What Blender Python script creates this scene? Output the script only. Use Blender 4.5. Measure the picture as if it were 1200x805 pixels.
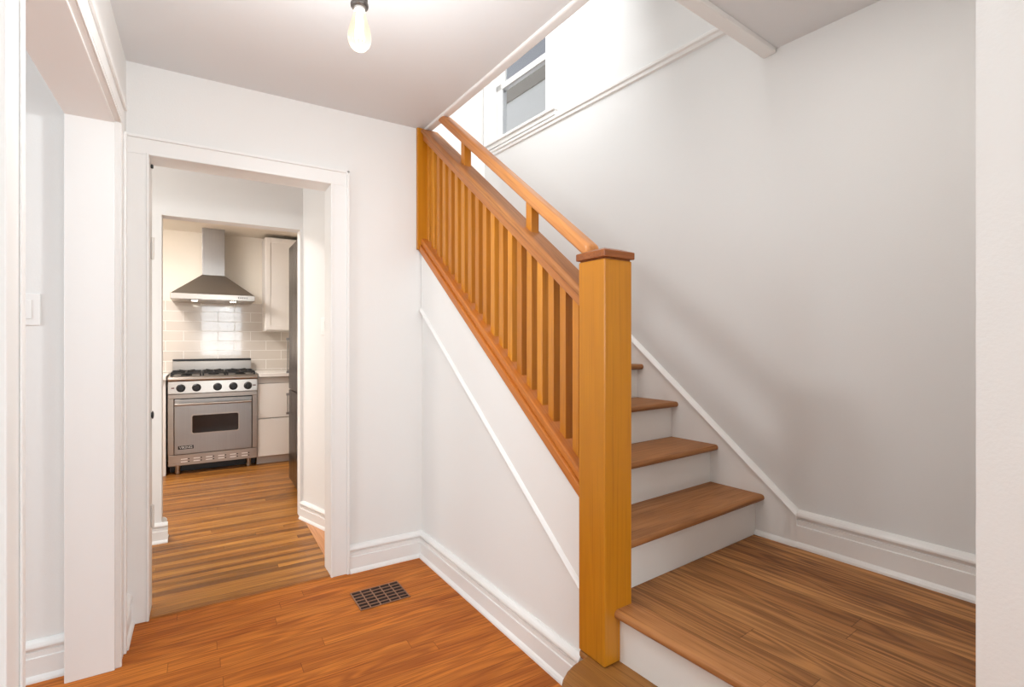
import bpy, bmesh, math, random
from mathutils import Vector, Matrix
random.seed(7)
for o in list(bpy.data.objects): bpy.data.objects.remove(o)
SC = bpy.context.scene
COL = SC.collection
R = math.radians
# ------------------------------------------------------------------ camera
cd = bpy.data.cameras.new('camera'); cam = bpy.data.objects.new('camera', cd); COL.objects.link(cam)
cd.sensor_width = 36; cd.sensor_fit = 'HORIZONTAL'; cd.lens = 590 / 1200 * 36; cd.clip_start = .02; cd.clip_end = 100
cd.shift_y = -2.5 / 1200
cam.location = (0, 0, 1.22); cam.rotation_euler = (R(90), 0, -R(31.7))
SC.camera = cam
# ------------------------------------------------------------------ world, lights, exposure
SC.view_settings.view_transform = 'Standard'; SC.view_settings.look = 'None'
SC.view_settings.gamma = 1; SC.view_settings.use_curve_mapping = False
SC.view_settings.exposure = 0.02
wd = bpy.data.worlds.new('world'); SC.world = wd; wd.use_nodes = True
wd.node_tree.nodes['Background'].inputs[0].default_value = (.90, .94, 1, 1)
wd.node_tree.nodes['Background'].inputs[1].default_value = 1.3

def area(name, loc, target, sx, sy, power, col=(1, 1, 1), spread=180):
    l = bpy.data.lights.new(name, 'AREA'); l.shape = 'RECTANGLE'; l.size = sx; l.size_y = sy
    l.energy = power; l.color = col; l.spread = R(spread)
    o = bpy.data.objects.new(name, l); COL.objects.link(o); o.location = loc
    o.rotation_euler = (Vector(target) - Vector(loc)).to_track_quat('-Z', 'Y').to_euler()
    return o
area('daylight_front_window', (.75, -2.64, 1.35), (.75, 0, 1.2), 1.5, 1.5, 58, (.88, .97, 1.02))
area('hall_side_fill', (2.55, -1.1, 1.2), (.9, 1.8, 1.0), 1.3, 2.0, 34, (.82, .96, 1.05))  # added fill to soften the stair wall; no window modelled here
area('daylight_left_room', (-3.0, 1.0, 1.5), (0, 1.4, 1.2), 1.8, 1.5, 54, (.86, .98, 1.05))
area('kitchen_ceiling_light', (-.6, 4.75, 2.34), (-.2, 5.0, 0), .7, .6, 72, (1, .95, .92))
area('passage_fill', (-1.5, 3.25, 1.4), (.6, 3.4, 1.3), .7, 1.4, 17, (1, .99, .96))  # added out-of-view light that brightens the right passage wall
area('upstairs_light', (1.2, 2.1, 3.5), (1.42, 3.6, 2.9), .6, .6, 23, (.97, 1, 1.02), 165)
area('upstairs_fill', (1.25, 1.3, 4.7), (1.75, 1.3, 1.2), .9, .9, 17, (1, .98, .96))  # unseen fill put in to lift the upper stair wall
area('landing_fill', (1.42, .75, 2.50), (1.5, .9, 0), .5, .5, 3.2, (1, .98, .95))  # extra unseen light added for the wall beside the landing

# ------------------------------------------------------------------ helpers
def lin(r, g, b):
    f = lambda v: (v / 255 / 12.92) if v / 255 <= .04045 else ((v / 255 + .055) / 1.055) ** 2.4
    return (f(r), f(g), f(b), 1)

class Mat:
    def __init__(s, name):
        s.m = bpy.data.materials.new(name); s.m.use_nodes = True; s.nt = s.m.node_tree
        s.b = s.nt.nodes['Principled BSDF']
    def n(s, t, **k):
        nd = s.nt.nodes.new(t)
        for a, v in k.items(): setattr(nd, a, v)
        return nd
    def l(s, a, b): s.nt.links.new(a, b)
    def math(s, op, a, b=None, c=None):
        nd = s.n('ShaderNodeMath', operation=op)
        for i, v in enumerate((a, b, c)):
            if v is None: continue
            if hasattr(v, 'links') or hasattr(v, 'is_linked'): s.l(v, nd.inputs[i])
            else: nd.inputs[i].default_value = v
        return nd.outputs[0]
    def mix(s, f, a, b, mode='MIX'):
        nd = s.n('ShaderNodeMix', data_type='RGBA', blend_type=mode)
        for i, v in ((0, f), (6, a), (7, b)):
            if hasattr(v, 'is_linked'): s.l(v, nd.inputs[i])
            else: nd.inputs[i].default_value = v
        return nd.outputs[2]

def paint(name, col, rough=.55, bump=.02, scale=220, spec=.35):
    M = Mat(name); M.b.inputs['Base Color'].default_value = col; M.b.inputs['Roughness'].default_value = rough
    M.b.inputs['Specular IOR Level'].default_value = spec
    tc = M.n('ShaderNodeTexCoord'); no = M.n('ShaderNodeTexNoise'); no.inputs['Scale'].default_value = scale; no.inputs['Detail'].default_value = 3
    M.l(tc.outputs['Object'], no.inputs['Vector'])
    bp = M.n('ShaderNodeBump'); bp.inputs['Strength'].default_value = bump; bp.inputs['Distance'].default_value = .01
    M.l(no.outputs[0], bp.inputs['Height']); M.l(bp.outputs[0], M.b.inputs['Normal'])
    return M.m

def plain(name, col, rough=.5, metal=0, emit=None, spec=.5):
    M = Mat(name); b = M.b; b.inputs['Base Color'].default_value = col; b.inputs['Roughness'].default_value = rough
    b.inputs['Metallic'].default_value = metal; b.inputs['Specular IOR Level'].default_value = spec
    if emit: b.inputs['Emission Color'].default_value = emit[0]; b.inputs['Emission Strength'].default_value = emit[1]
    return M.m

def steel(name, col, rough=.28, axis='X'):
    M = Mat(name); b = M.b; b.inputs['Metallic'].default_value = 1
    tc = M.n('ShaderNodeTexCoord'); mp = M.n('ShaderNodeMapping')
    mp.inputs['Scale'].default_value = {'X': (2, 300, 300), 'Z': (300, 300, 2), 'Y': (300, 2, 300)}[axis]
    no = M.n('ShaderNodeTexNoise'); no.inputs['Scale'].default_value = 1; no.inputs['Detail'].default_value = 2
    M.l(tc.outputs['Object'], mp.inputs[0]); M.l(mp.outputs[0], no.inputs['Vector'])
    c2 = tuple(v * .82 for v in col[:3]) + (1,)
    M.l(M.mix(no.outputs[0], c2, col), b.inputs['Base Color'])
    M.l(M.math('MULTIPLY_ADD', no.outputs[0], .12, rough), b.inputs['Roughness'])
    return M.m

def wood(name, light, mid, dark, rot=(0, 0, 0), scale=1.0, rough=.35, planks=None, var=.5, gap=.0012, rings=.5, coat=.25, fine=1.0, stripe=None, spec=.35):
    """grain runs along local X after the inverse of rot; planks=(width, length) lays boards along X"""
    M = Mat(name); b = M.b
    tc = M.n('ShaderNodeTexCoord'); mp = M.n('ShaderNodeMapping'); mp.inputs['Rotation'].default_value = rot
    M.l(tc.outputs['Object'], mp.inputs[0]); v = mp.outputs[0]
    sp = M.n('ShaderNodeSeparateXYZ'); M.l(v, sp.inputs[0]); x, y, z = sp.outputs
    gapmask = None
    if planks:
        w, L = planks
        yr = M.math('DIVIDE', y, w); row = M.math('FLOOR', yr)
        wn = M.n('ShaderNodeTexWhiteNoise', noise_dimensions='1D'); M.l(row, wn.inputs['W'])
        px = M.math('ADD', M.math('DIVIDE', x, L), M.math('MULTIPLY', wn.outputs['Value'], 7.3)); colm = M.math('FLOOR', px)
        cb = M.n('ShaderNodeCombineXYZ'); M.l(row, cb.inputs[0]); M.l(colm, cb.inputs[1])
        w2 = M.n('ShaderNodeTexWhiteNoise', noise_dimensions='2D'); M.l(cb.outputs[0], w2.inputs['Vector']); rnd = w2.outputs['Value']
        fy = M.math('FRACT', yr); e1 = M.math('MINIMUM', fy, M.math('SUBTRACT', 1, fy)); g1 = M.math('LESS_THAN', e1, gap / w)
        fx = M.math('FRACT', px); e2 = M.math('MINIMUM', fx, M.math('SUBTRACT', 1, fx)); g2 = M.math('LESS_THAN', e2, gap / L)
        gapmask = M.math('MAXIMUM', g1, g2)
        off = M.math('MULTIPLY', rnd, 53.0)
    else:
        oi = M.n('ShaderNodeObjectInfo'); rnd = oi.outputs['Random']; off = M.math('MULTIPLY', rnd, 53.0)
    c2 = M.n('ShaderNodeCombineXYZ'); M.l(M.math('ADD', x, off), c2.inputs[0]); M.l(M.math('ADD', y, off), c2.inputs[1]); M.l(z, c2.inputs[2])
    def noise(sx, sy, det, dist=0):
        m2 = M.n('ShaderNodeMapping'); m2.inputs['Scale'].default_value = (sx * scale, sy * scale, sy * scale); M.l(c2.outputs[0], m2.inputs[0])
        no = M.n('ShaderNodeTexNoise'); no.inputs['Scale'].default_value = 1; no.inputs['Detail'].default_value = det; no.inputs['Distortion'].default_value = dist
        M.l(m2.outputs[0], no.inputs['Vector']); return no.outputs[0]
    fineg = noise(4, 170, 4, .1)
    big = noise(.9, 9, 2, .3)
    ring = M.math('POWER', M.math('ABSOLUTE', M.math('SINE', M.math('MULTIPLY', big, 34))), 2.2)
    patch = noise(1.3, 7, 3, .2)
    c = M.mix(M.math('MULTIPLY', M.math('SUBTRACT', patch, .25), 1.6), light, mid)
    tone = M.math('MULTIPLY', rnd, var)
    c = M.mix(tone, c, M.mix(.55, mid, dark))
    c = M.mix(M.math('MULTIPLY', M.math('SUBTRACT', 1, ring), M.math('MULTIPLY', rings, patch)), c, dark)
    fm = M.n('ShaderNodeMapRange'); fm.inputs['From Min'].default_value = .50; fm.inputs['From Max'].default_value = .78; M.l(fineg, fm.inputs[0])
    c = M.mix(M.math('MULTIPLY', fm.outputs[0], .75 * fine), c, dark)
    if stripe:
        st = noise(.5, 16, 1); s1 = M.n('ShaderNodeMapRange'); s1.inputs['From Min'].default_value = .5; s1.inputs['From Max'].default_value = .62; M.l(st, s1.inputs[0])
        c = M.mix(M.math('MULTIPLY', s1.outputs[0], .6), c, stripe)
    if gapmask: c = M.mix(M.math('MULTIPLY', gapmask, .5), c, tuple(q * .25 for q in dark[:3]) + (1,))
    M.l(c, b.inputs['Base Color'])
    M.l(M.math('MULTIPLY_ADD', fineg, .25, rough - .1), b.inputs['Roughness'])
    b.inputs['Coat Weight'].default_value = coat; b.inputs['Coat Roughness'].default_value = .22
    bp = M.n('ShaderNodeBump'); b.inputs['Specular IOR Level'].default_value = spec
    bp.inputs['Strength'].default_value = .12; bp.inputs['Distance'].default_value = .002
    hgt = fineg if not gapmask else M.math('SUBTRACT', M.math('MULTIPLY', fineg, .4), gapmask)
    M.l(hgt, bp.inputs['Height']); M.l(bp.outputs[0], b.inputs['Normal'])
    return M.m

SL = math.atan(.765)          # pitch of the rails
m = {}
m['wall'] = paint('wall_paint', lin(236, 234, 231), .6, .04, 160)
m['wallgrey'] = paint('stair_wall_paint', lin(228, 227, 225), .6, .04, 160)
m['roller'] = paint('rolled_wall_paint', lin(235, 234, 231), .6, .07, 130)
m['ceil'] = paint('ceiling_paint', lin(228, 228, 228), .8, .03, 200)
m['trim'] = paint('trim_enamel', lin(240, 238, 235), .35, .01, 40, .45)
m['riser'] = paint('riser_enamel', lin(238, 236, 232), .4, .01, 40, .45)
m['kwall'] = paint('kitchen_paint', lin(244, 236, 222), .6, .02, 150)
m['hallfloor'] = wood('hall_oak_boards', lin(226, 140, 56), lin(206, 112, 34), lin(120, 54, 16), planks=(.066, 1.4), var=.55, rings=.85, fine=1.2, rough=.5, coat=0, spec=.2)
m['backfloor'] = wood('passage_strip_boards', lin(210, 148, 68), lin(184, 114, 42), lin(104, 60, 24), planks=(.048, 2.6), var=.8, rings=.45, rough=.36, coat=.05, spec=.3, stripe=lin(86, 50, 26))
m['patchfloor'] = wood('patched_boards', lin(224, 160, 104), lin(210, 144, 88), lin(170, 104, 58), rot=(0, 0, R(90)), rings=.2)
m['landing'] = wood('landing_oak_boards', lin(222, 160, 96), lin(186, 120, 64), lin(88, 50, 26), rot=(0, 0, R(90)), planks=(.083, 2.6), var=.85, rings=1.1, rough=.5, coat=.0, spec=.25, fine=.9)
m['nose'] = wood('nosing_oak', lin(206, 146, 92), lin(180, 116, 60), lin(112, 66, 34), rot=(0, 0, R(90)), planks=(.3, .62), var=.6, rings=.3, rough=.45, gap=.0004, coat=.05, spec=.25)
m['tread'] = wood('tread_oak', lin(180, 124, 76), lin(154, 98, 52), lin(92, 56, 30), scale=1, rings=.35, rough=.48, coat=.0, spec=.3)
m['newel'] = wood('newel_fir', lin(214, 146, 32), lin(192, 118, 14), lin(150, 84, 10), rot=(0, R(90), 0), scale=.6, rings=.22, rough=.36, fine=.5)
m['bal'] = wood('baluster_fir', lin(222, 150, 46), lin(200, 124, 28), lin(150, 82, 18), rot=(0, R(90), 0), scale=.8, var=.75, rings=.22, rough=.36, fine=.6)
RR = (R(0), 0, R(90))
def slope_rot():
    return (0, 0, 0)
m['rail'] = wood('rail_fir', lin(212, 146, 84), lin(190, 116, 58), lin(138, 78, 38), rot=(0, 0, 0), scale=.9, rings=.25, rough=.36, fine=.7)
m['shoe'] = wood('shoe_fir', lin(220, 140, 58), lin(202, 116, 42), lin(148, 78, 26), rot=(0, 0, 0), scale=.9, rings=.25, rough=.36, fine=.6)
m['caprail'] = wood('cap_rail_fir', lin(192, 132, 80), lin(164, 102, 56), lin(112, 66, 38), rings=.35, rough=.45, coat=.05, spec=.25)
m['cap'] = wood('cap_oak', lin(166, 96, 44), lin(140, 76, 32), lin(90, 46, 20), rings=.35)
m['step'] = wood('start_step_oak', lin(178, 124, 60), lin(154, 100, 42), lin(100, 62, 30), rot=(0, 0, R(90)), rings=.4, rough=.5, coat=.05)
m['steel'] = steel('brushed_steel', lin(186, 178, 170), .24, 'X')
m['steelv'] = steel('brushed_steel_upright', lin(172, 170, 168), .30, 'Z')
m['dsteel'] = steel('dark_steel', lin(120, 116, 112), .22, 'Z')
m['black'] = plain('black_enamel', lin(26, 26, 27), .35)
m['iron'] = plain('cast_iron', lin(34, 33, 33), .6)
m['ovenglass'] = plain('oven_glass', lin(30, 24, 20), .08)
m['brass'] = plain('aged_bronze', lin(150, 108, 82), .5, .3)
m['dark'] = plain('duct_dark', lin(42, 22, 14), .9)
m['cab'] = plain('cabinet_lacquer', lin(240, 236, 230), .32)
m['cabg'] = plain('cabinet_lacquer_grey', lin(214, 208, 202), .35)
m['quartz'] = plain('white_quartz', lin(244, 240, 234), .22)
m['plastic'] = plain('switch_plastic', lin(243, 241, 238), .3)
m['socket'] = plain('pewter_socket', lin(112, 106, 102), .32, .9)
m['hinge'] = plain('painted_hinge', lin(222, 216, 208), .4, .1)
m['hood_lamp'] = plain('hood_lamp', (1, 1, 1, 1), .5, 0, ((1, .93, .8, 1), 14))
m['lettering'] = plain('white_lettering', lin(225, 225, 222), .4)
m['red'] = plain('indicator_red', lin(90, 20, 16), .3)
m['filament'] = plain('filament', (1, .8, .5, 1), .5, 0, ((1, .86, .62, 1), 9))

def glass_mat(name, col, rough, extra=None):
    M = Mat(name); M.b.inputs['Transmission Weight'].default_value = 1; M.b.inputs['Roughness'].default_value = rough
    M.b.inputs['Base Color'].default_value = col; M.b.inputs['IOR'].default_value = 1.15
    if extra: M.b.inputs['Emission Color'].default_value = extra[0]; M.b.inputs['Emission Strength'].default_value = extra[1]
    return M.m
m['bulb'] = glass_mat('bulb_glass', (1, .95, .84, 1), .06, ((1, .84, .58, 1), .22))
m['pane'] = glass_mat('window_glass', (.96, .98, 1, 1), .02)

def tile_mat():
    M = Mat('subway_tile'); b = M.b
    tc = M.n('ShaderNodeTexCoord'); sp = M.n('ShaderNodeSeparateXYZ'); M.l(tc.outputs['Object'], sp.inputs[0])
    cb = M.n('ShaderNodeCombineXYZ'); M.l(sp.outputs[0], cb.inputs[0]); M.l(sp.outputs[2], cb.inputs[1])
    br = M.n('ShaderNodeTexBrick'); br.offset = .5; br.inputs['Scale'].default_value = 1
    br.inputs['Brick Width'].default_value = .305; br.inputs['Row Height'].default_value = .102; br.inputs['Mortar Size'].default_value = .003
    br.inputs['Color1'].default_value = lin(212, 203, 192); br.inputs['Color2'].default_value = lin(222, 213, 203); br.inputs['Mortar'].default_value = lin(244, 240, 234)
    M.l(cb.outputs[0], br.inputs['Vector']); M.l(br.outputs['Color'], b.inputs['Base Color'])
    M.l(M.math('MULTIPLY_ADD', br.outputs['Fac'], .5, .1), b.inputs['Roughness'])
    b.inputs['Specular IOR Level'].default_value = .7; b.inputs['Coat Weight'].default_value = .5; b.inputs['Coat Roughness'].default_value = .04
    bp = M.n('ShaderNodeBump'); bp.inputs['Strength'].default_value = .3; bp.inputs['Distance'].default_value = .003; bp.invert = True
    M.l(br.outputs['Fac'], bp.inputs['Height']); M.l(bp.outputs[0], b.inputs['Normal'])
    return M.m
m['tile'] = tile_mat()

class MB:
    def __init__(s): s.bm = bmesh.new()
    def hexa(s, pts):
        v = [s.bm.verts.new(p) for p in pts]
        for f in ((0, 3, 2, 1), (4, 5, 6, 7), (0, 1, 5, 4), (1, 2, 6, 5), (2, 3, 7, 6), (3, 0, 4, 7)): s.bm.faces.new([v[i] for i in f])
        return s
    def box(s, a, b):
        x0, y0, z0 = (min(a[i], b[i]) for i in range(3)); x1, y1, z1 = (max(a[i], b[i]) for i in range(3))
        return s.hexa([(x0, y0, z0), (x1, y0, z0), (x1, y1, z0), (x0, y1, z0), (x0, y0, z1), (x1, y0, z1), (x1, y1, z1), (x0, y1, z1)])
    def prism(s, poly, fn, a, b):
        """poly 2-D points; fn(u, v, t) -> xyz ; extruded from t=a to t=b"""
        n = len(poly); A = [s.bm.verts.new(fn(u, v, a)) for u, v in poly]; B = [s.bm.verts.new(fn(u, v, b)) for u, v in poly]
        s.bm.faces.new(A[::-1]); s.bm.faces.new(B)
        for i in range(n): s.bm.faces.new([A[i], A[(i + 1) % n], B[(i + 1) % n], B[i]])
        return s
    def lathe(s, prof, c=(0, 0, 0), axis='Z', n=32):
        rings = []
        for r, h in prof:
            ring = []
            for i in range(n):
                t = 2 * math.pi * i / n; a, b_ = r * math.cos(t), r * math.sin(t)
                p = {'Z': (a, b_, h), 'Y': (a, h, b_), 'X': (h, a, b_)}[axis]
                ring.append(s.bm.verts.new((p[0] + c[0], p[1] + c[1], p[2] + c[2])))
            rings.append(ring)
        for q in range(len(rings) - 1):
            for i in range(n): s.bm.faces.new([rings[q][i], rings[q][(i + 1) % n], rings[q + 1][(i + 1) % n], rings[q + 1][i]])
        s.bm.faces.new(rings[0][::-1]); s.bm.faces.new(rings[-1]); return s
    def tube(s, pts, r, n=10):
        pts = [Vector(p) for p in pts]; rings = []
        for i, p in enumerate(pts):
            d = (pts[min(i + 1, len(pts) - 1)] - pts[max(i - 1, 0)]).normalized()
            up = Vector((0, 0, 1)) if abs(d.z) < .9 else Vector((1, 0, 0))
            u = d.cross(up).normalized(); w = d.cross(u)
            rings.append([s.bm.verts.new(p + r * (math.cos(2 * math.pi * k / n) * u + math.sin(2 * math.pi * k / n) * w)) for k in range(n)])
        for q in range(len(rings) - 1):
            for i in range(n): s.bm.faces.new([rings[q][i], rings[q][(i + 1) % n], rings[q + 1][(i + 1) % n], rings[q + 1][i]])
        s.bm.faces.new(rings[0][::-1]); s.bm.faces.new(rings[-1]); return s
    def build(s, name, mat, parent=None, bevel=0, smooth=False, seg=2):
        bmesh.ops.recalc_face_normals(s.bm, faces=s.bm.faces)
        me = bpy.data.meshes.new(name); s.bm.to_mesh(me); s.bm.free(); me.materials.append(m[mat])
        if smooth:
            for p in me.polygons: p.use_smooth = True
            me.set_sharp_from_angle(angle=R(38))
        o = bpy.data.objects.new(name, me); COL.objects.link(o)
        if parent: o.parent = parent
        if bevel:
            bv = o.modifiers.new('bevel', 'BEVEL'); bv.width = bevel; bv.segments = seg; bv.limit_method = 'ANGLE'; bv.angle_limit = R(35)
        return o

def place(o, loc, rz): o.location = loc; o.rotation_euler = (0, 0, rz); return o
def empty(name, loc=(0, 0, 0), rz=0):
    o = bpy.data.objects.new(name, None); COL.objects.link(o); o.empty_display_size = .1; return place(o, loc, rz)
def tag(o, label=None, cat=None, group=None, kind=None):
    if label: o['label'] = label
    if cat: o['category'] = cat
    if group: o['group'] = group
    if kind: o['kind'] = kind
    return o
def struct(o, label, cat): return tag(o, label, cat, kind='structure')

# frames: S = staircase (origin where first riser meets the stair wall), B = balustrade / wall under the stair
SO = (2.146, 1.366, 0); SA = math.atan2(.0812, .9967)
BO = (1.096, 1.453, 0); BA = math.atan2(.033, .99946)
def s2w(x, y): return (SO[0] + x * math.cos(SA) - y * math.sin(SA), SO[1] + x * math.sin(SA) + y * math.cos(SA))
def b2w(x, y): return (BO[0] + x * math.cos(BA) - y * math.sin(BA), BO[1] + x * math.sin(BA) + y * math.cos(BA))
XY = lambda u, v, t: (u, v, t)
YZ = lambda u, v, t: (t, u, v)
XZ = lambda u, v, t: (u, t, v)
CH = 2.43                       # hall ceiling
LH = .345; RISE = .187; RUN = .225

# ================================================================== THE SETTING
# ---- floors
o = MB().box((-.42, -2.5, -.05), (2.6, 2.715, 0)).build('floor', 'hallfloor'); struct(o, 'orange-red oak strip floor of the entrance hall', 'floor')
o = MB().box((-4.2, -2.5, -.05), (-.42, 2.46, 0)).build('floor_side', 'hallfloor'); struct(o, 'oak floor of the room through the left opening', 'floor')
o = MB().box((-1.6, 2.79, -.05), (1.6, 6.2, .0)).build('floor_back', 'backfloor'); struct(o, 'brown strip floor with dark streaks running into the kitchen', 'floor')
o = MB().box((-.26, 2.716, -.05), (.62, 2.79, .006)).build('trim_1', 'backfloor', bevel=.005); struct(o, 'rounded wooden threshold strip under the kitchen passage doorway', 'threshold')
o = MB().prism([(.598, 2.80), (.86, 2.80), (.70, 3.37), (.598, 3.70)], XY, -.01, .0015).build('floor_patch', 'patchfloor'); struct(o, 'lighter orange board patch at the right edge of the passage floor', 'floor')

# ---- hall walls
def wall(name, polys_or_boxes, mat, label, loc=None, rz=0):
    b = MB()
    for a, c in polys_or_boxes: b.box(a, c)
    o = b.build(name, mat)
    if loc: place(o, loc, rz)
    return struct(o, label, 'wall')
DWY = 2.72                      # hall face of the doorway wall
wall('wall_back', [((-.42, DWY, 0), (-.193 - .015, 2.855, CH)), ((.57 + .015, DWY, 0), (1.06, 2.855, CH)), ((1.06, DWY, 0), (1.092, 2.855, 1.755)), ((-.193 - .015, DWY, 2.032 + .015), (.57 + .015, 2.855, CH))],
     'wall', 'white wall with the cased doorway to the kitchen passage')
wall('wall_left', [((-.405, -2.5, 0), (-.275, 1.24, CH)), ((-.405, 2.37, 0), (-.275, DWY, CH)), ((-.405, 1.24, 2.04), (-.275, 2.37, CH))],
     'wall', 'white left wall with the wide cased opening')
wall('wall_side_room', [((-4.2, 2.455, 0), (-.405, 2.575, CH)), ((-4.3, -2.5, 0), (-4.2, 2.575, CH))], 'wall', 'white wall seen through the wide left opening')
wall('wall_front', [((-4.3, -2.6, 0), (0, -2.5, CH)), ((1.5, -2.6, 0), (2.9, -2.5, 2.6)), ((0, -2.6, 0), (1.5, -2.5, .85)), ((0, -2.6, 2.15), (1.5, -2.5, 2.6))], 'wall', 'white wall behind the viewer with a window')
wall('wall_hall_end', [((2.6, -2.6, 0), (2.7, .3, 2.8))], 'wall', 'white wall right of the viewer')
# front window bars
w = MB()
for i in range(5): x = i * 1.5 / 4; w.box((x - .015 + (.015 if i == 0 else 0) - (.015 if i == 4 else 0), -2.56, .85), (x + .015, -2.53, 2.15))
for i in range(5): z = .85 + i * 1.3 / 4; w.box((0, -2.56, z - .015), (1.5, -2.53, z + .015))
struct(w.build('window_2', 'trim'), 'white divided window behind the viewer', 'window')
# ---- ceilings (slabs up to the upper floor)
e0 = (1.165, -2.5); e1 = (1.12, 2.50); e2 = (1.105, 2.86)
o = MB().prism([(-.405, -2.5), (e0[0] + .03, -2.5), (1.172, 1.0), (e1[0], 2.48), (1.112, 2.73), (1.06, 2.86), (-.405, 2.86)], XY, CH, 2.72).build('ceiling', 'ceil')
struct(o, 'white ceiling of the entrance hall', 'ceiling')
o = MB().box((-4.3, -2.6, CH), (-.4, 2.58, 2.5)).build('ceiling_side', 'ceil'); struct(o, 'ceiling of the room through the left opening', 'ceiling')
o = MB().box((-1.6, 2.86, CH - .02), (1.06, 3.72, 2.5)).build('ceiling_passage', 'ceil'); struct(o, 'ceiling of the passage behind the doorway', 'ceiling')
o = MB().box((-1.6, 3.84, 2.35), (1.6, 6.3, 2.5)).build('ceiling_kitchen', 'kwall'); struct(o, 'warm white kitchen ceiling', 'ceiling')
# landing ceiling, in stair frame
o = MB().prism([(-1.04, -.03), (.03, -.03), (.03, -3.2), (-1.2, -3.9), (-1.2, -1.2)], XY, 2.52, 2.72).build('ceiling_landing', 'ceil')
place(o, (SO[0], SO[1], 0), SA); struct(o, 'lower ceiling over the stair landing at upper right', 'ceiling')
# trim along stairwell edges
def bar(name, p0, p1, w_, z0, z1, mat, bevel=.006, ext=0):
    p0 = Vector((*p0, 0)); p1 = Vector((*p1, 0)); d = (p1 - p0).normalized(); nn = Vector((d.y, -d.x, 0)) * w_
    q = [p0, p1, p1 + nn, p0 + nn]
    return MB().hexa([(a.x, a.y, z0) for a in q] + [(a.x, a.y, z1) for a in q]).build(name, mat, bevel=bevel)
o = bar('trim_2', (1.142, .75), (1.078, 2.70), .045, CH - .012, CH + .02, 'trim', .008); struct(o, 'white edge bead along the hall ceiling at the stairwell', 'trim')
b = MB().prism([(-.085, 2.50), (-.03, 2.495), (-.02, 2.51), (-.02, 2.72), (-.085, 2.72)], lambda u, v, t: (t, u, v), -1.05, .018)
o = b.build('trim_3', 'trim', bevel=.006); place(o, (SO[0], SO[1], 0), SA); struct(o, 'white bead along the near edge of the stairwell opening at upper right', 'trim')

# ---- doorway casing (door_1)
d1 = empty('door_1', (.19, DWY, 0)); struct(d1, 'white cased doorway from the hall to the kitchen passage, hinges left but no door', 'doorway')
X = lambda x: x - .19
for nm, a, c in (('casing', (-.273, -.02, 0), (-.193, 0, 2.032)), ('casing', (.57, -.02, 0), (.663, 0, 2.032)), ('casing', (-.273, -.02, 2.032), (.663, 0, 2.112))):
    b = MB().box((X(a[0]), a[1], a[2]), (X(c[0]), c[1], c[2]))
    # raised back band
    if c[2] < 2.05:
        xe = a[0] if a[0] < 0 else c[0]; sg = 1 if a[0] < 0 else -1
        if sg < 0: b.box((X(xe), -.03, 0), (X(xe - .014), -.019, 2.112))
        xi = c[0] if a[0] < 0 else a[0]
        b.box((X(xi), -.024, 0), (X(xi - sg * .01), -.019, 2.042))
    else:
        b.box((X(a[0]), -.03, 2.100), (X(c[0]), -.019, 2.112)); b.box((X(-.193), -.024, 2.032), (X(.57), -.019, 2.042))
    b.build(nm, 'trim', d1, bevel=.003)
MB().box((X(-.208), 0, 0), (X(-.193), .135, 2.032)).build('jamb', 'trim', d1, bevel=.002)
MB().box((X(.57), 0, 0), (X(.585), .135, 2.032)).build('jamb', 'trim', d1, bevel=.002)
MB().box((X(-.208), 0, 2.032), (X(.585), .135, 2.047)).build('head_jamb', 'trim', d1, bevel=.002)
for z in (1.64, .43):
    hb = MB().box((X(-.194), .072, z - .045), (X(-.189), .10, z + .045)); hb.lathe([(.006, z - .05), (.006, z + .05)], (X(-.186), .068, 0), n=12)
    tag(hb.build('hinge', 'hinge', d1, bevel=.001), 'painted-over door hinge')
kb = MB().lathe([(.010, X(-.193)), (.017, X(-.189)), (.018, X(-.186)), (.010, X(-.183))], (0, .09, .885), 'X', 18)
tag(kb.build('latch', 'black', d1, smooth=True), 'small black door latch')
tag(MB().box((X(-.193), .055, 2.0), (X(-.183), .07, 2.016)).build('latch_plate', 'iron', d1, bevel=.002), 'dark catch at the top of the frame')

# ---- left opening casing (door_2)
d2 = empty('door_2', (-.34, 1.8, 0)); struct(d2, 'wide white cased opening in the left wall', 'opening')
def L(x, y, z): return (x + .34, y - 1.8, z)
def casing_leg(y0, y1, z0, z1, inner):
    b = MB().box(L(-.275, y0, z0), L(-.257, y1, z1))
    yo = y1 if inner == y0 else y0; s_ = 1 if yo > inner else -1
    b.box(L(-.2571, yo, z0), L(-.248, yo - s_ * .022, z1)); b.box(L(-.2571, inner, z0), L(-.253, inner + s_ * .014, z1))
    return b
casing_leg(2.372, 2.485, 0, 2.04, 2.372).build('casing', 'trim', d2, bevel=.003)
casing_leg(1.04, 1.155, 0, 2.04, 1.155).build('casing', 'trim', d2, bevel=.003)
hb = MB().box(L(-.275, 1.12, 2.04), L(-.257, 2.485, 2.15)); hb.box(L(-.2571, 1.12, 2.126), L(-.247, 2.485, 2.15)); hb.box(L(-.2571, 1.24, 2.04), L(-.253, 2.37, 2.052)); hb.box(L(-.2571, 1.24, 2.060), L(-.254, 2.37, 2.064))
hb.build('head_casing', 'trim', d2, bevel=.003)
MB().box(L(-.415, 2.362, 0), L(-.272, 2.371, 2.04)).build('jamb', 'trim', d2, bevel=.002)
MB().box(L(-.415, 1.239, 0), L(-.272, 1.248, 2.04)).build('jamb', 'trim', d2, bevel=.002)
MB().box(L(-.415, 1.24, 2.031), L(-.272, 2.37, 2.040)).build('head_jamb', 'trim', d2, bevel=.002)

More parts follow.
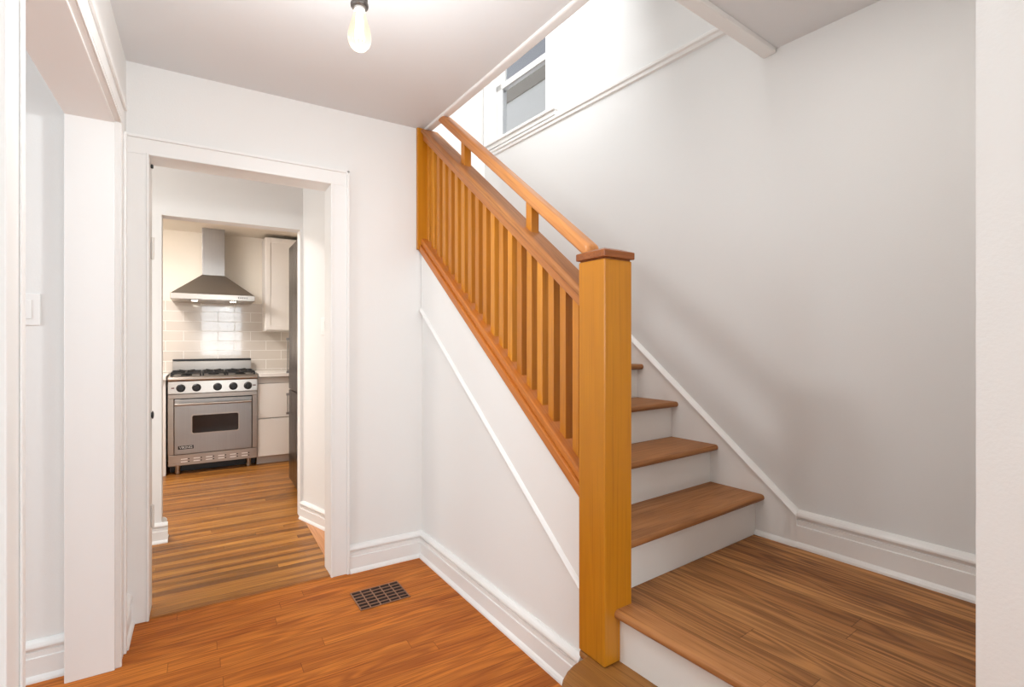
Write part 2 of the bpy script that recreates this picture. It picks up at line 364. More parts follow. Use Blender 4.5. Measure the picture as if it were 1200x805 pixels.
# ---- baseboards
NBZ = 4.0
BBP = [(0, 0), (.032, 0), (.031, .008), (.026, .016), (.020, .021), (.020, .082), (.0155, .0845), (.0155, .102), (.011, .1045), (.011, .110), (.021, .114), (.024, .120), (.023, .126), (.018, .134), (.010, .140), (.005, .142), (0, .142)]
def base_run(b, p0, p1, prof=BBP, zb=0, side=1, hs=1.0):
    p0 = Vector(p0); p1 = Vector(p1); d = (p1 - p0).normalized(); nn = Vector((d.y, -d.x)) * side; Ln = (p1 - p0).length
    b.prism(prof, lambda u, v, t: (p0.x + nn.x * u + d.x * t, p0.y + nn.y * u + d.y * t, zb + v * hs), 0, Ln)
b = MB(); base_run(b, (.665, DWY), (1.085, DWY)); o = b.build('baseboard_back', 'trim'); struct(o, 'white moulded baseboard right of the doorway', 'baseboard')
b = MB(); base_run(b, (-.275, 2.487), (-.275, DWY)); o = b.build('baseboard_left', 'trim'); struct(o, 'short white baseboard between the opening and the doorway', 'baseboard')
b = MB(); base_run(b, (-3.5, 2.455), (-.415, 2.455)); o = b.build('baseboard_side_room', 'trim'); struct(o, 'white moulded baseboard in the room at left', 'baseboard')

# ---- wall under the stair (B frame); face at x=.02
def shoe_z(t): return .772 + .7665 * t       # underside of the shoe rail
b = MB().prism([(-.115, 0), (1.27, 0), (1.27, shoe_z(1.27)), (-.115, shoe_z(-.115))], YZ, .022, .115)
o = b.build('wall_under_stair', 'wall'); place(o, BO, BA); struct(o, 'white triangular wall below the balustrade', 'wall')
def mold_z(t): return .437 + .7505 * t
b = MB().prism([(-.115, mold_z(-.115)), (1.262, mold_z(1.262)), (1.262, shoe_z(1.262)), (-.115, shoe_z(-.115))], YZ, .014, .0225)
o = b.build('trim_4', 'trim'); place(o, BO, BA); struct(o, 'white skirt board under the shoe rail of the balustrade', 'trim')
b = MB().prism([(.022, 0), (.006, .002), (.002, .012), (.006, .022), (.013, .030), (.022, .034)], lambda u, v, t: (u, t, mold_z(t) + v), -.115, 1.262)
o = b.build('trim_5', 'trim', smooth=True); place(o, BO, BA); struct(o, 'slanting white moulding on the wall under the stair', 'trim')
b = MB(); base_run(b, (.022, 1.262), (.022, -.107), side=1); o = b.build('baseboard_under_stair', 'trim'); place(o, BO, BA); struct(o, 'long white baseboard below the stair', 'baseboard')

# ---- stair wall (S frame) face at x=.02
W0, W1, WZ0, WZ1 = 1.47, 2.13, 2.80, 3.95
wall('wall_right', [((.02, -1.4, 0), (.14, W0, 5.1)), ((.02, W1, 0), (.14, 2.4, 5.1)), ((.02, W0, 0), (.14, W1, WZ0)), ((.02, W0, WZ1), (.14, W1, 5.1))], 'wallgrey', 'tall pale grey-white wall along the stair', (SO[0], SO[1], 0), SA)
wall('wall_stair_end', [((-.86, 2.275, 0), (.14, 2.4, 5.1)), ((-1.75, 2.275, 2.73), (-.86, 2.4, 5.1))], 'wall', 'brightly lit white end wall of the stairwell', (SO[0], SO[1], 0), SA)
wall('wall_near_right', [((-.992, -1.25, 0), (.6, -.943, 2.72))], 'roller', 'white wall end at the right edge of the picture', (SO[0], SO[1], 0), SA)
wall('wall_upper', [((-.6, -1.3, 2.72), (-.5, 3.9, 5.1)), ((-.6, -1.4, 2.72), (2.5, -1.3, 5.1)), ((-.6, 3.75, 2.72), (1.0, 3.85, 5.1)), ((-.7, -1.5, 5.1), (2.6, 4.0, 5.2))], 'wall', 'white walls of the upper hall')
wall('wall_stair_side', [((1.06, 2.80, 0), (1.12, 3.70, 2.72)), ((-.5, 2.86, 2.5), (1.06, 3.85, 2.72))], 'wall', 'wall enclosing the upper flight behind the doorway wall')
# baseboard + skirt on the stair wall
b = MB(); hs = .155 / .142
base_run(b, (.02, -.1782), (.02, -.943), side=1, zb=LH, hs=hs)
o = b.build('baseboard_right', 'trim'); place(o, (SO[0], SO[1], 0), SA)
o.data.transform(Matrix.Identity(4)); struct(o, 'white moulded baseboard along the landing', 'baseboard')
SK = .187 / .225
def sk_top(y): return LH + .155 + SK * (y + .178)
b = MB().prism([(-.178, LH), (-.178, LH + .128), (2.2, sk_top(2.2) - .03), (2.2, sk_top(2.2) - .7), (.2, LH)], YZ, 0, .02)
b.prism([(0.02, 0), (-.006, 0), (-.007, .008), (-.003, .016), (.004, .024), (.010, .030), (0.02, .030)], lambda u, v, t: (u, t, sk_top(t) - .030 + v), -.178, 2.2)
base_run(b, (.0, 0.0), (.0, -.1775), [(0, 0), (.014, 0), (.013, .008), (.008, .016), (0, .021)], zb=LH)
o = b.build('trim_6', 'trim', smooth=True); place(o, (SO[0], SO[1], 0), SA); struct(o, 'white skirt board climbing the stair wall beside the treads', 'trim')
# upper floor line trim
b = MB().prism([(.02, 2.70), (.008, 2.705), (.006, 2.722), (-.004, 2.728), (-.006, 2.742), (.004, 2.75), (.02, 2.752)], lambda u, v, t: (u, t, v), -.03, 2.275)
o = b.build('trim_7', 'trim'); place(o, (SO[0], SO[1], 0), SA); struct(o, 'white moulding on the stair wall at upper floor level', 'trim')

# ---- stairwell window (window_1)
w1 = empty('window_1', (*s2w(0, 1.8), WZ0), SA); struct(w1, 'small white sash window high in the stairwell', 'window')
def Wc(x, y, z): return (x, y - 1.8, z - WZ0)
def wbox(b, a, c): return b.box(Wc(*a), Wc(*c))
b = MB(); wbox(b, (.0, W1 - .01, 2.80), (.022, W1 + .12, 4.0)); wbox(b, (-.008, W1 + .095, 2.80), (.001, W1 + .12, 4.0)); wbox(b, (-.006, W1 + .0, 2.80), (.001, W1 + .02, 4.0)); b.build('casing', 'trim', w1, bevel=.003)
b = MB(); wbox(b, (.0, W0 - .09, 2.80), (.022, W0 + .01, 4.0)); wbox(b, (-.008, W0 - .09, 2.80), (.001, W0 - .065, 4.0)); wbox(b, (-.006, W0 - .02, 2.8), (.001, W0 - .005, 4.0)); b.build('casing', 'trim', w1, bevel=.003)
b = MB(); wbox(b, (-.004, W0 - .09, 2.755), (.022, W1 + .12, 2.80)); wbox(b, (-.02, W0 - .1, 2.785), (.1, W1 + .13, 2.806)); b.build('sill', 'trim', w1, bevel=.004)
def sash(name, z0, z1, x0, x1, st=.045, bt=1.0):
    b = MB()
    wbox(b, (x0, W0, z0), (x1, W0 + st, z1)); wbox(b, (x0, W1 - st - .03, z0), (x1, W1, z1)); wbox(b, (x0, W0, z0), (x1, W1, z0 + st * bt)); wbox(b, (x0, W0, z1 - st), (x1, W1, z1))
    s_ = b.build(name, 'trim', w1, bevel=.003)
    g = MB(); wbox(g, ((x0 + x1) / 2 - .002, W0 + st, z0 + st * bt), ((x0 + x1) / 2 + .002, W1 - st - .03, z1 - st)); gg = g.build('pane', 'pane', s_)
    return s_
sash('lower_sash', 2.806, 3.25, .035, .06, bt=.5); sash('upper_sash', 3.21, 3.94, .065, .09)
# neighbouring house outside the window
nb = MB().box((1.2, -1.5, 1.0), (1.3, 5.8, 7.2))
m['siding'] = paint('neighbour_stucco', lin(214, 212, 208), .8, .3, 30)
o = nb.build('neighbouring_house', 'siding'); place(o, (SO[0], SO[1], 0), SA); tag(o, 'pale grey side of the neighbouring house outside the stairwell window', 'house')
m['nband'] = plain('brown_grey_band', lin(150, 142, 132), .8)  # brownish grey band across the neighbouring wall
m['slate'] = plain('blue_grey_siding', lin(160, 160, 164), .8)
fa = MB().box((1.185, -1.5, NBZ), (1.1995, 5.8, NBZ + .26)).build('neighbour_band', 'nband', o); MB().box((1.19, -1.5, NBZ + .2602), (1.1995, 5.8, 7.2)).build('upper_siding', 'slate', o)

# ---- passage and kitchen shell
wall('wall_passage', [((-1.6, 3.725, 0), (-.204, 3.84, CH)), ((.582, 3.725, 0), (1.05, 3.84, CH)), ((-.204, 3.725, 1.99), (.582, 3.84, CH)), ((-1.7, 2.855, 0), (-1.6, 3.84, CH))], 'wall', 'white wall with the square opening into the kitchen')
dpx = Vector((-.113, .36)).normalized()
q0 = Vector((.692, 3.369)); a = q0 - dpx * .62; c = q0 + dpx * .375
b = MB().prism([(a.x + .02, a.y), (c.x + .02, c.y), (c.x + .12, c.y), (a.x + .12, a.y)], XY, 0, CH)
struct(b.build('wall_passage_right', 'wall'), 'right wall of the passage behind the doorway', 'wall')
b = MB(); base_run(b, (c.x + .02, c.y), (a.x + .02, a.y), side=1, hs=.85); struct(b.build('baseboard_passage_right', 'trim'), 'white baseboard on the right passage wall', 'baseboard')
b = MB(); base_run(b, (-1.5, 3.725), (-.172, 3.725), hs=.85); base_run(b, (-.2045, 3.725), (-.2045, 3.83), side=1, hs=.85); struct(b.build('baseboard_passage_left', 'trim'), 'white baseboard on the pier left of the kitchen opening', 'baseboard')
KY = 6.16
wall('wall_kitchen_back', [((-1.6, KY, 0), (1.6, KY + .1, 2.5))], 'kwall', 'cream kitchen wall behind the range')
wall('wall_kitchen_sides', [((-1.7, 3.84, 0), (-1.6, KY + .1, 2.5)), ((1.45, 3.84, 0), (1.55, KY + .1, 2.5)), ((1.0, 3.73, 0), (1.55, 3.84, 2.5))], 'kwall', 'cream side walls of the kitchen')
o = MB().box((-1.59, KY - .009, .905), (1.44, KY - .0005, 1.63)).build('wall_tiles', 'tile'); struct(o, 'glossy greige subway tile backsplash behind the range', 'backsplash')

# ================================================================== STAIRCASE
st = empty('staircase', (SO[0], SO[1], 0), SA)
tag(st, 'wooden staircase with brown oak treads, white risers and a square landing', 'staircase')
def nosed(y0, y1, z, th=.028, r=.014):
    pts = [(y1, z), (y1, z - th)]
    for i in range(9):
        t = -math.pi / 2 - math.pi * i / 8; pts.append((y0 + r + r * math.cos(t), z - th / 2 + (th / 2) * math.sin(t)))
    return pts
NT = 10
def left_end(y): return -.931 + .0512 * (y - .067)
for k in range(1, NT + 1):
    y = (k - 1) * RUN; z = LH + RISE * k
    if k < NT: MB().prism(nosed(y - .0405, y + RUN + .004, z), YZ, left_end(y), -.0005).build('tread', 'tread', st, smooth=True)
    rb = MB().box((left_end(y), y, z - RISE + .0005), (-.0005, y + .018, z - .028)); rb.build('riser', 'riser', st)
    # cove under nosing
MB().box((-.80, (NT - 1) * RUN - .03, LH + RISE * NT - .028), (0, 2.27, LH + RISE * NT)).build('upper_landing', 'tread', st, bevel=.008)
# landing floor: boards + nosing board
nb = MB().prism([(-.925, -.942), (-.0005, -.942), (-.0005, -.0005), (-.925, -.0005)], XY, LH - .03, LH); nb.build('landing_floor', 'landing', st)
MB().prism([(-u - 1.011 - .0, v) for u, v in []] or [(x_, z_) for x_, z_ in [(-.9255, LH), (-.9255, LH - .03)] + [(-1.011 + .016 + .016 * math.cos(-math.pi / 2 - math.pi * i / 8), LH - .015 + .015 * math.sin(-math.pi / 2 - math.pi * i / 8)) for i in range(9)]], lambda u, v, t: (u, t, v), -.942, -.0625).build('landing_nosing', 'nose', st, smooth=True)
MB().box((-.985, -.942, .165), (-.965, -.065, LH - .03)).build('landing_riser', 'riser', st)
# starting step with rounded corner
def w2s(x, y):
    dx, dy = x - SO[0], y - SO[1]; return (dx * math.cos(SA) + dy * math.sin(SA), -dx * math.sin(SA) + dy * math.cos(SA))
curve = [(1.122, 1.345), (1.096, 1.345), (1.093, 1.302), (1.062, 1.298), (1.03, 1.291), (.995, 1.277), (.960, 1.254), (.930, 1.224), (.907, 1.188), (.892, 1.148), (.885, 1.105)]
cs = [w2s(*p) for p in curve]
x_end = cs[-1][0]
poly = cs + [(x_end, -.942), (-.966, -.942), (-.966, w2s(1.122, 1.345)[1])]
b = MB().prism(poly, XY, .17 - .028, .17); b.build('start_tread', 'step', st, bevel=.012, seg=4)
ctr = Vector((-.97, -.3))
def inset(p, d=.028): return (min(p[0] + d * .9, -.967), p[1] - (d * .9 if p[1] > -.27 else 0))
b = MB().prism([inset(p) for p in cs] + [(x_end + .026, -.942), (-.967, -.942), (-.967, inset(cs[0])[1])], XY, .0, .143); b.build('start_riser', 'riser', st)

# ================================================================== BALUSTRADE
bal = empty('balustrade', BO, BA)
tag(bal, 'golden wood balustrade with square newel post, double rail and square balusters', 'balustrade')
nw = Vector((1.10, 1.217)); 
def w2b(x, y):
    dx, dy = x - BO[0], y - BO[1]; return (dx * math.cos(BA) + dy * math.sin(BA), -dx * math.sin(BA) + dy * math.cos(BA))
nx, ny = w2b(nw.x, nw.y); NWD = .125
post = MB().box((nx, ny, .172), (nx + NWD, ny + NWD, 1.487)); po = post.build('newel_post', 'newel', bal, bevel=.004)
e = .007
cb = MB()
cb.box((nx + .003, ny + .003, 1.486), (nx + NWD - .003, ny + NWD - .003, 1.493))
zt, zc = 1.516, 1.527
v = [(nx - e, ny - e), (nx + NWD + e, ny - e), (nx + NWD + e, ny + NWD + e), (nx - e, ny + NWD + e)]
vi = [(nx + .025, ny + .025), (nx + NWD - .025, ny + .025), (nx + NWD - .025, ny + NWD - .025), (nx + .025, ny + NWD - .025)]
cb.hexa([(*p, 1.492) for p in v] + [(*p, zt) for p in v]); cb.hexa([(*p, zt - .001) for p in v] + [(*p, zc) for p in vi])
tag(cb.build('newel_cap', 'cap', po, bevel=.003), 'darker brown flat cap')
T0 = ny + NWD - .01; TW = 1.268
BX = nx + NWD / 2                       # centre line of rails
SLP = .764
def sloped(name, mat, x0, x1, zb, zt_, t0, t1, bevel=.006, cut=None, rot=True, seg=2):
    """bar following the stair pitch; built along its own local X so the grain follows it"""
    ang = math.atan(SLP)
    e_ = bpy.data.objects.new(name, None)
    b = MB()
    # vertical cut ends: polygon in (y,z)
    pl = [(t0, zb + SLP * t0), (t1, zb + SLP * t1), (t1, zt_ + SLP * t1), (t0, zt_ + SLP * t0)]
    if cut:
        tt = (cut - zt_) / SLP; tb = (cut - zb) / SLP
        pl = [(t0, zb + SLP * t0), (min(t1, tb), zb + SLP * min(t1, tb))]
        if tb > t1: pl.append((t1, cut))
        pl += [(tt, cut), (t0, zt_ + SLP * t0)]
    Rm = Matrix.Rotation(ang, 4, 'X')     # local frame: X'=slope direction
    b.prism(pl, YZ, x0, x1)
    # re-express in a frame whose X axis is the slope direction
    F = Matrix(((0, 1, 0, 0), (math.cos(ang), 0, -math.sin(ang), 0), (math.sin(ang), 0, math.cos(ang), 0), (0, 0, 0, 1)))
    F = Matrix(((0, -1, 0, BX), (math.cos(ang), 0, -math.sin(ang), 0), (math.sin(ang), 0, math.cos(ang), 0), (0, 0, 0, 1)))
    bmesh.ops.transform(b.bm, matrix=F.inverted(), verts=b.bm.verts)
    o = b.build(name, mat, bal, bevel=bevel, seg=seg); o.matrix_local = F
    bpy.data.objects.remove(e_)
    return o
# z offsets at t=0 (measured on the outer face plane)
sloped('shoe_rail', 'shoe', nx, nx + .105, .772, .815, T0, TW + .02, .004)
sloped('shoe_moulding', 'shoe', nx + .012, nx + .093, .813, .852, T0, TW + .02, .006)
sloped('cap_rail', 'caprail', nx + .004, nx + .104, 1.450, 1.487, T0, 1.4, .012, cut=CH - .013, seg=4)
sloped('cap_rail_fillet', 'rail', nx + .022, nx + .090, 1.409, 1.452, T0, 1.30, .004, cut=CH - .013)
sloped('handrail', 'rail', BX - .030, BX + .030, 1.588, 1.645, T0, 1.4, .014, cut=CH - .001, seg=4)
# balusters
sp = .0712; w_ = .034
proto = None
t = -.058
i = 0
while t < TW - .04:
    zb = .83 + SLP * (t); ztp = 1.425 + SLP * t
    if proto is None or True:
        b = MB(); x0 = BX - w_ / 2; x1 = BX + w_ / 2
        b.hexa([(x0, 0, -.0), (x1, 0, -.0), (x1, w_, SLP * w_), (x0, w_, SLP * w_), (x0, 0, ztp - zb), (x1, 0, ztp - zb), (x1, w_, ztp - zb + SLP * w_), (x0, w_, ztp - zb + SLP * w_)])
        o = b.build('baluster', 'bal', bal, bevel=.002)
    o.location = (0, t, zb)
    t += sp; i += 1
for t in (.225, .79):
    zb = 1.482 + SLP * t; zt2 = 1.592 + SLP * t
    b = MB(); x0 = BX - .019; x1 = BX + .019; q = .038
    b.hexa([(x0, t, zb), (x1, t, zb), (x1, t + q, zb + SLP * q), (x0, t + q, zb + SLP * q), (x0, t, zt2), (x1, t, zt2), (x1, t + q, zt2 + SLP * q), (x0, t + q, zt2 + SLP * q)])
    b.build('rail_block', 'bal', bal, bevel=.002)
b = MB(); ex, ey = w2b(1.04, 2.698)
b.box((ex, ey, 1.74), (ex + .075, ey + .02, CH - .001)); b.box((ex + .022, ey + .0201, 1.74), (ex + .085, ey + .10, CH - .001))
tag(b.build('end_post', 'newel', bal, bevel=.002), 'flat end post against the wall corner')

# ================================================================== HALL THINGS
# floor vent
fv = empty('floor_vent', (.731, 2.389, 0), R(1)); tag(fv, 'bronze metal register grille set in the hall floor', 'floor vent')
hx, hy = .118, .092
MB().box((-hx, -hy, .0005), (hx, hy, .0015)).build('duct', 'dark', fv)
b = MB(); 
b.box((-hx, -hy, .001), (hx, -hy + .005, .005)); b.box((-hx, hy - .005, .001), (hx, hy, .005)); b.box((-hx, -hy, .001), (-hx + .005, hy, .005)); b.box((hx - .005, -hy, .001), (hx, hy, .005))
b.build('frame', 'brass', fv, bevel=.001)
b = MB()
for i in range(1, 6): y = -hy + i * 2 * hy / 6; b.box((-hx, y - .0030, .0012), (hx, y + .0030, .0040))
for i in range(1, 5): x = -hx + i * 2 * hx / 5; b.box((x - .0025, -hy, .0014), (x + .0025, hy, .0046))
b.build('grille', 'brass', fv)
# switches
def switch(loc, rz, label, hgt=.115, wid=.075):
    t_ = empty('light_switch', loc, rz); tag(t_, label, 'light switch')
    MB().box((-wid / 2, -.006, -hgt / 2), (wid / 2, 0, hgt / 2)).build('wall_plate', 'plastic', t_, bevel=.003)
    MB().box((-.017, -.010, -.034), (.017, -.005, .034)).build('rocker', 'plastic', t_, bevel=.002)
    return t_
switch((-.5 - .036, 2.455, 1.335), 0, 'white rocker switch on the wall through the left opening', wid=.08)
sc = q0 + dpx * .083; switch((sc.x + .0198, sc.y, 1.318), math.atan2(-.113 * -1, .36) + R(0) - R(90), 'white switch on the passage wall right of the kitchen opening')
# pendant bulb
px_, py_ = .375, 1.414
pl = empty('pendant_light', (px_, py_, CH)); tag(pl, 'bare filament bulb hanging in a pewter socket from the hall ceiling', 'pendant light')
z0 = 2.028 - CH
prof = [(.0005, 0), (.010, .001), (.020, .006), (.028, .017), (.0318, .032), (.031, .046), (.0275, .062), (.0225, .080), (.018, .096), (.0155, .108), (.0145, .118), (.0145, .124)]
MB().lathe([(r, z0 + h_) for r, h_ in prof], n=40).build('bulb', 'bulb', pl, smooth=True)
fb = MB()
for k in range(6):
    a = math.pi * 2 * k / 6
    fb.tube([(.010 * math.cos(a), .010 * math.sin(a), z0 + .030), (.0055 * math.cos(a), .0055 * math.sin(a), z0 + .10)], .0016, 6)
fb.build('filament', 'filament', pl)
MB().lathe([(.0150, z0 + .112), (.0155, z0 + .126)], n=28).build('bulb_base', 'plastic', pl, smooth=True)
MB().lathe([(.0205, z0 + .118), (.0235, z0 + .121), (.0245, z0 + .127), (.0235, z0 + .131), (.0205, z0 + .133), (.0205, z0 + .136), (.0222, z0 + .139), (.0222, z0 + .143), (.0195, z0 + .146), (.0195, z0 + .172), (.010, z0 + .182), (.004, z0 + .19)], n=32).build('socket', 'socket', pl, smooth=True)
MB().tube([(0, 0, z0 + .185), (0, 0, -.02)], .003).build('cord', 'black', pl)
MB().lathe([(.055, -.001), (.055, -.008), (.045, -.022), (.008, -.028)], n=32).build('canopy', 'socket', pl, smooth=True)
ld = bpy.data.lights.new('bulb_glow', 'POINT'); ld.energy = 20; ld.color = (.95, 1, 1.02); ld.shadow_soft_size = .06
lo = bpy.data.objects.new('bulb_glow', ld); COL.objects.link(lo); lo.location = (px_, py_, 1.96)

# ================================================================== KITCHEN
# ---- range
rg = empty('range', (.107, 5.5, 0)); tag(rg, 'stainless steel gas range with five black knobs and a dark oven window', 'range')
hw = .3625
b = MB(); b.box((-hw, .02, .09), (hw, .60, .80)); 
b.box((-hw, .0, .185), (-hw + .045, .021, .6965)); b.box((hw - .045, .0, .185), (hw, .021, .6965)); b.box((-hw, .0, .697), (hw, .021, .736))
b.build('body', 'steel', rg, bevel=.003)
b = MB().prism([(-.012, .742), (.0, .740), (.05, .740), (.05, .86), (-.002, .855)], YZ, -hw, hw); cp = b.build('control_panel', 'steel', rg, bevel=.003)
b = MB().prism([(-.02, .858), (-.028, .872), (-.02, .892), (.0, .897), (.60, .897), (.60, .80), (.0, .858)], YZ, -hw, hw); b.build('cooktop', 'steel', rg, bevel=.003)
for x in (-.264, -.142, .0255, .156, .279):
    kb = MB().lathe([(.036, -.012), (.036, -.016), (.030, -.020), (.028, -.045), (.024, -.049), (.001, -.050)], (x, .003, .793), 'Y', 24)
    kb.box((x - .005, -.056, .793 - .026), (x + .005, -.044, .793 + .026))
    tag(kb.build('knob', 'black', rg, smooth=True), 'black control knob')
for x in (-.325, .335): MB().box((x - .012, -.014, .79), (x + .012, -.005, .80)).build('indicator', 'red', rg)
dr = MB().box((-hw + .05, -.022, .192), (hw - .05, .018, .69)).build('oven_door', 'steelv', rg, bevel=.004)
gb = MB().box((-hw + .044, .008, .186), (hw - .044, .0195, .696)); gb.build('door_gap', 'black', rg)
# rounded window
def rrect(x0, x1, z0_, z1_, r, n=5):
    p = []
    for cx_, cz_, a0 in ((x1 - r, z1_ - r, 0), (x0 + r, z1_ - r, 90), (x0 + r, z0_ + r, 180), (x1 - r, z0_ + r, 270)):
        for k in range(n + 1): a_ = R(a0 + 90 * k / n); p.append((cx_ + r * math.cos(a_), cz_ + r * math.sin(a_)))
    return p
MB().prism(rrect(-.187, .208, .366, .550, .022), XZ, -.0255, -.0205).build('window_frame', 'steel', dr)
tag(MB().prism(rrect(-.176, .197, .377, .539, .016), XZ, -.027, -.022).build('oven_window', 'ovenglass', dr), 'dark oven window')
hb = MB().tube([(-hw + .055, -.062, .648), (hw - .055, -.062, .648)], .011, 14)
for x in (-hw + .072, hw - .072): hb.box((x - .012, -.062, .640), (x + .012, -.020, .656))
tag(hb.build('door_handle', 'steel', dr, smooth=True), 'steel towel-bar handle')
lp = MB().box((-.285, -.0255, .236), (-.165, -.0215, .268)).build('name_plate', 'black', dr, bevel=.0015)
cu = bpy.data.curves.new('lettering', 'FONT'); cu.body = 'VIKING'; cu.size = .031; cu.align_x = 'CENTER'; cu.align_y = 'CENTER'; cu.extrude = .0004
to = bpy.data.objects.new('lettering_curve', cu); COL.objects.link(to); bpy.context.view_layer.update()
me = bpy.data.meshes.new_from_object(to.evaluated_get(bpy.context.evaluated_depsgraph_get())); bpy.data.objects.remove(to)
me.transform(Matrix.Translation((-.225, -.0262, .252)) @ Matrix.Rotation(R(90), 4, 'X')); me.materials.clear(); me.materials.append(m['lettering'])
tx = bpy.data.objects.new('lettering', me); COL.objects.link(tx); tx.parent = lp
kp = MB().box((-hw + .002, .0, .085), (hw - .002, .022, .183)).build('kick_panel', 'steel', rg, bevel=.003)
for g in range(6):
    for r_ in range(2):
        x = -.235 + g * .098; z = .118 + r_ * .024
        MB().prism(rrect(x - .030, x + .022, z - .004, z + .004, .0035, 3), XZ, -.0015, .001).build('vent_louvre', 'plastic', kp)
        x += .030
        MB().prism(rrect(x - .003, x + .008, z - .005, z + .005, .004, 3), XZ, -.002, .001).build('vent_hole', 'black', kp)
for x, y in ((-.29, .07), (.29, .07), (-.29, .53), (.29, .53)):
    MB().lathe([(.020, .0), (.024, .004), (.024, .03), (.021, .032), (.021, .09)], (x, y, 0), 'Z', 18).build('leg', 'steel', rg, smooth=True)
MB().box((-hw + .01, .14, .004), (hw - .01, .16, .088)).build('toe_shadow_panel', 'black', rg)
bg = MB().box((-hw + .012, .565, .89), (hw - .012, .60, 1.02)); bg.build('back_guard', 'steel', rg, bevel=.003)
MB().box((-hw + .014, .560, 1.021), (hw - .014, .598, 1.040)).build('guard_vent', 'black', rg, bevel=.002)
for gi, (xa, xb) in enumerate(((-.345, -.105), (-.095, .095), (.105, .345))):
    g = MB(); z = .925
    for y in (.06, .30, .52): g.box((xa, y - .006, z - .008), (xb, y + .006, z + .006))
    for x in (xa + .006, (xa + xb) / 2, xb - .006): g.box((x - .006, .055, z - .008), (x + .006, .525, z + .006))
    for x in (xa + .006, xb - .006):
        for y in (.06, .30, .52): g.box((x - .007, y - .007, .8972), (x + .007, y + .007, z))
    for y in (.18, .41):
        for k in range(4):
            a = math.pi / 4 + k * math.pi / 2; cx_ = (xa + xb) / 2
            g.tube([(cx_ + .03 * math.cos(a), y + .03 * math.sin(a), z + .006), (cx_ + .085 * math.cos(a), y + .085 * math.sin(a), z + .012), (cx_ + .10 * math.cos(a), y + .095 * math.sin(a), z)], .005, 6)
    g.build('burner_grate', 'iron', rg, bevel=.001)
    for y in ((.18, .41) if gi != 1 else (.29,)):
        MB().lathe([(.045, .8975), (.045, .905), (.032, .908), (.032, .916), (.002, .918)], ((xa + xb) / 2, y, 0), 'Z', 20).build('burner', 'iron', rg, smooth=True)
# ---- hood
hd = empty('range_hood', (.107, 5.65, 1.62)); tag(hd, 'stainless pyramid chimney hood above the range', 'range hood')
H2 = .352; z = 0
b = MB().box((-H2, 0, .0), (H2, .499, .055)); b.build('rim', 'steel', hd, bevel=.003)
b = MB(); c0, c1 = -.098, .098
b.hexa([(-H2 + .002, .002, .054), (H2 - .002, .002, .054), (H2 - .002, .499, .054), (-H2 + .002, .499, .054), (c0, .22, .262), (c1, .22, .262), (c1, .499, .262), (c0, .499, .262)]); b.build('canopy', 'steelv', hd, bevel=.002)
MB().box((c0, .222, .26), (c1, .499, .729)).build('chimney', 'steelv', hd, bevel=.002)
MB().box((-.24, .03, -.006), (.24, .46, -.0002)).build('filter', 'steel', hd, bevel=.002)
for x in (-.16, .165): MB().lathe([(.025, -.012), (.025, -.0065)], (x, .07, 0), 'Z', 20).build('lamp', 'hood_lamp', hd)
for k in range(5): MB().box((.205 + k * .018, -.004, .022), (.213 + k * .018, .0, .036)).build('button', 'iron', hd)
# ---- upper cabinet
uc = empty('upper_cabinet', (.76, 5.85, 1.33)); tag(uc, 'white shaker upper cabinet right of the hood', 'cabinet')
MB().box((-.189, .002, 0), (.25, .309, .985)).build('body', 'cab', uc, bevel=.002)
def shaker(par, x0, x1, z0_, z1_, name='door', st_=.045, mat='cab', flat=False):
    b = MB()
    if flat: b.box((x0, -.02, z0_), (x1, .0, z1_))
    else:
        b.box((x0, -.012, z0_), (x1, .0, z1_)); b.box((x0, -.02, z0_), (x0 + st_, -.011, z1_)); b.box((x1 - st_, -.02, z0_), (x1, -.011, z1_))
        b.box((x0 + st_, -.02, z0_), (x1 - st_, -.011, z0_ + st_)); b.box((x0 + st_, -.02, z1_ - st_), (x1 - st_, -.011, z1_))
    return b.build(name, mat, par, bevel=.002)
shaker(uc, -.185, .246, .012, .975)
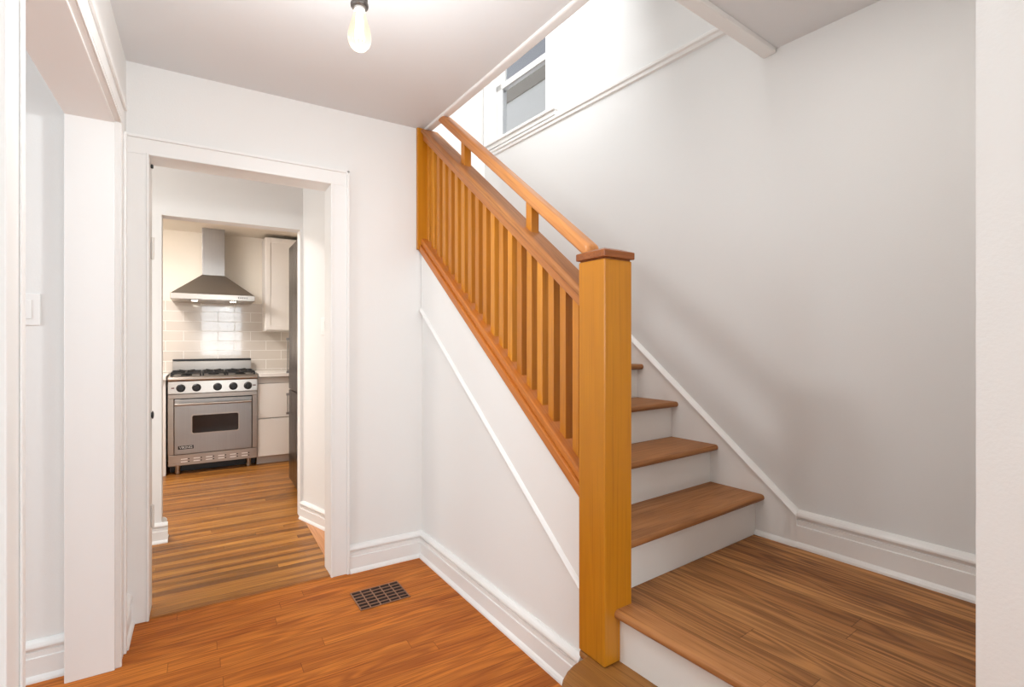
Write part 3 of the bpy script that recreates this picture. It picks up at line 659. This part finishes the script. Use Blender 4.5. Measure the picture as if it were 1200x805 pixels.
# ---- base cabinets and counters
bc = empty('base_cabinet', (.80, 5.54, 0)); tag(bc, 'pale base cabinet with two deep drawers right of the range', 'cabinet')
MB().box((-.329, .002, .08), (.31, .61, .868)).build('body', 'cabg', bc, bevel=.002)
MB().box((-.329, .05, .0), (.31, .07, .082)).build('toe_kick', 'cabg', bc)
for z0_, z1_ in ((.085, .452), (.462, .80)): shaker(bc, -.327, .30, z0_, z1_, 'drawer', mat='cab', flat=True)
MB().box((-.327, -.012, .808), (.30, 0, .862)).build('rail', 'cabg', bc, bevel=.002)
ct = MB().box((.4825, 5.495, .8685), (1.44, KY - .0095, .904)).build('countertop', 'quartz', bevel=.003); tag(ct, 'white quartz countertop right of the range', 'countertop')
bl = empty('base_cabinet', (-.59, 5.54, 0)); tag(bl, 'narrow visible end of the base cabinet left of the range', 'cabinet')
MB().box((-.5, .002, .08), (.318, .61, .868)).build('body', 'cabg', bl, bevel=.002)
MB().box((-.5, .05, .0), (.318, .07, .082)).build('toe_kick', 'cab', bl)
shaker(bl, -.30, .285, .085, .862, 'door', flat=True, mat='dsteel' if False else 'cabg')
MB().box((.288, -.018, .0), (.318, .002, .866)).build('end_panel', 'cab', bl, bevel=.001)
hb = MB().tube([(.262, -.045, .80), (.262, -.045, .70)], .006); hb.box((.258, -.045, .785), (.266, -.02, .793)); hb.box((.258, -.045, .707), (.266, -.02, .715)); hb.build('handle', 'dsteel', bl)
ct = MB().box((-1.44, 5.495, .8685), (-.2685, KY - .0095, .904)).build('countertop', 'quartz', bevel=.003); tag(ct, 'white quartz countertop left of the range', 'countertop')
# ---- refrigerator
fr = empty('refrigerator', (.66, 4.42, 0)); tag(fr, 'tall dark stainless refrigerator seen edge-on beside the kitchen opening', 'refrigerator')
MB().box((.002, -.24, .03), (.70, .24, 2.02)).build('body', 'dsteel', fr, bevel=.004)
MB().box((-.022, -.238, .82), (.0, .238, 2.015)).build('door', 'dsteel', fr, bevel=.004)
MB().box((-.022, -.238, .06), (.0, .238, .81)).build('freezer_drawer', 'dsteel', fr, bevel=.004)
for z0_, z1_ in ((.95, 1.25), (.60, .78)):
    hb = MB().tube([(-.034, .226, z0_), (-.034, .226, z1_)], .004)
    for z in (z0_ + .01, z1_ - .01): hb.box((-.044, .221, z - .010), (-.021, .231, z + .010))
    hb.build('handle', 'steelv', fr)
MB().box((.03, -.22, .0), (.66, .22, .032)).build('foot_base', 'black', fr)
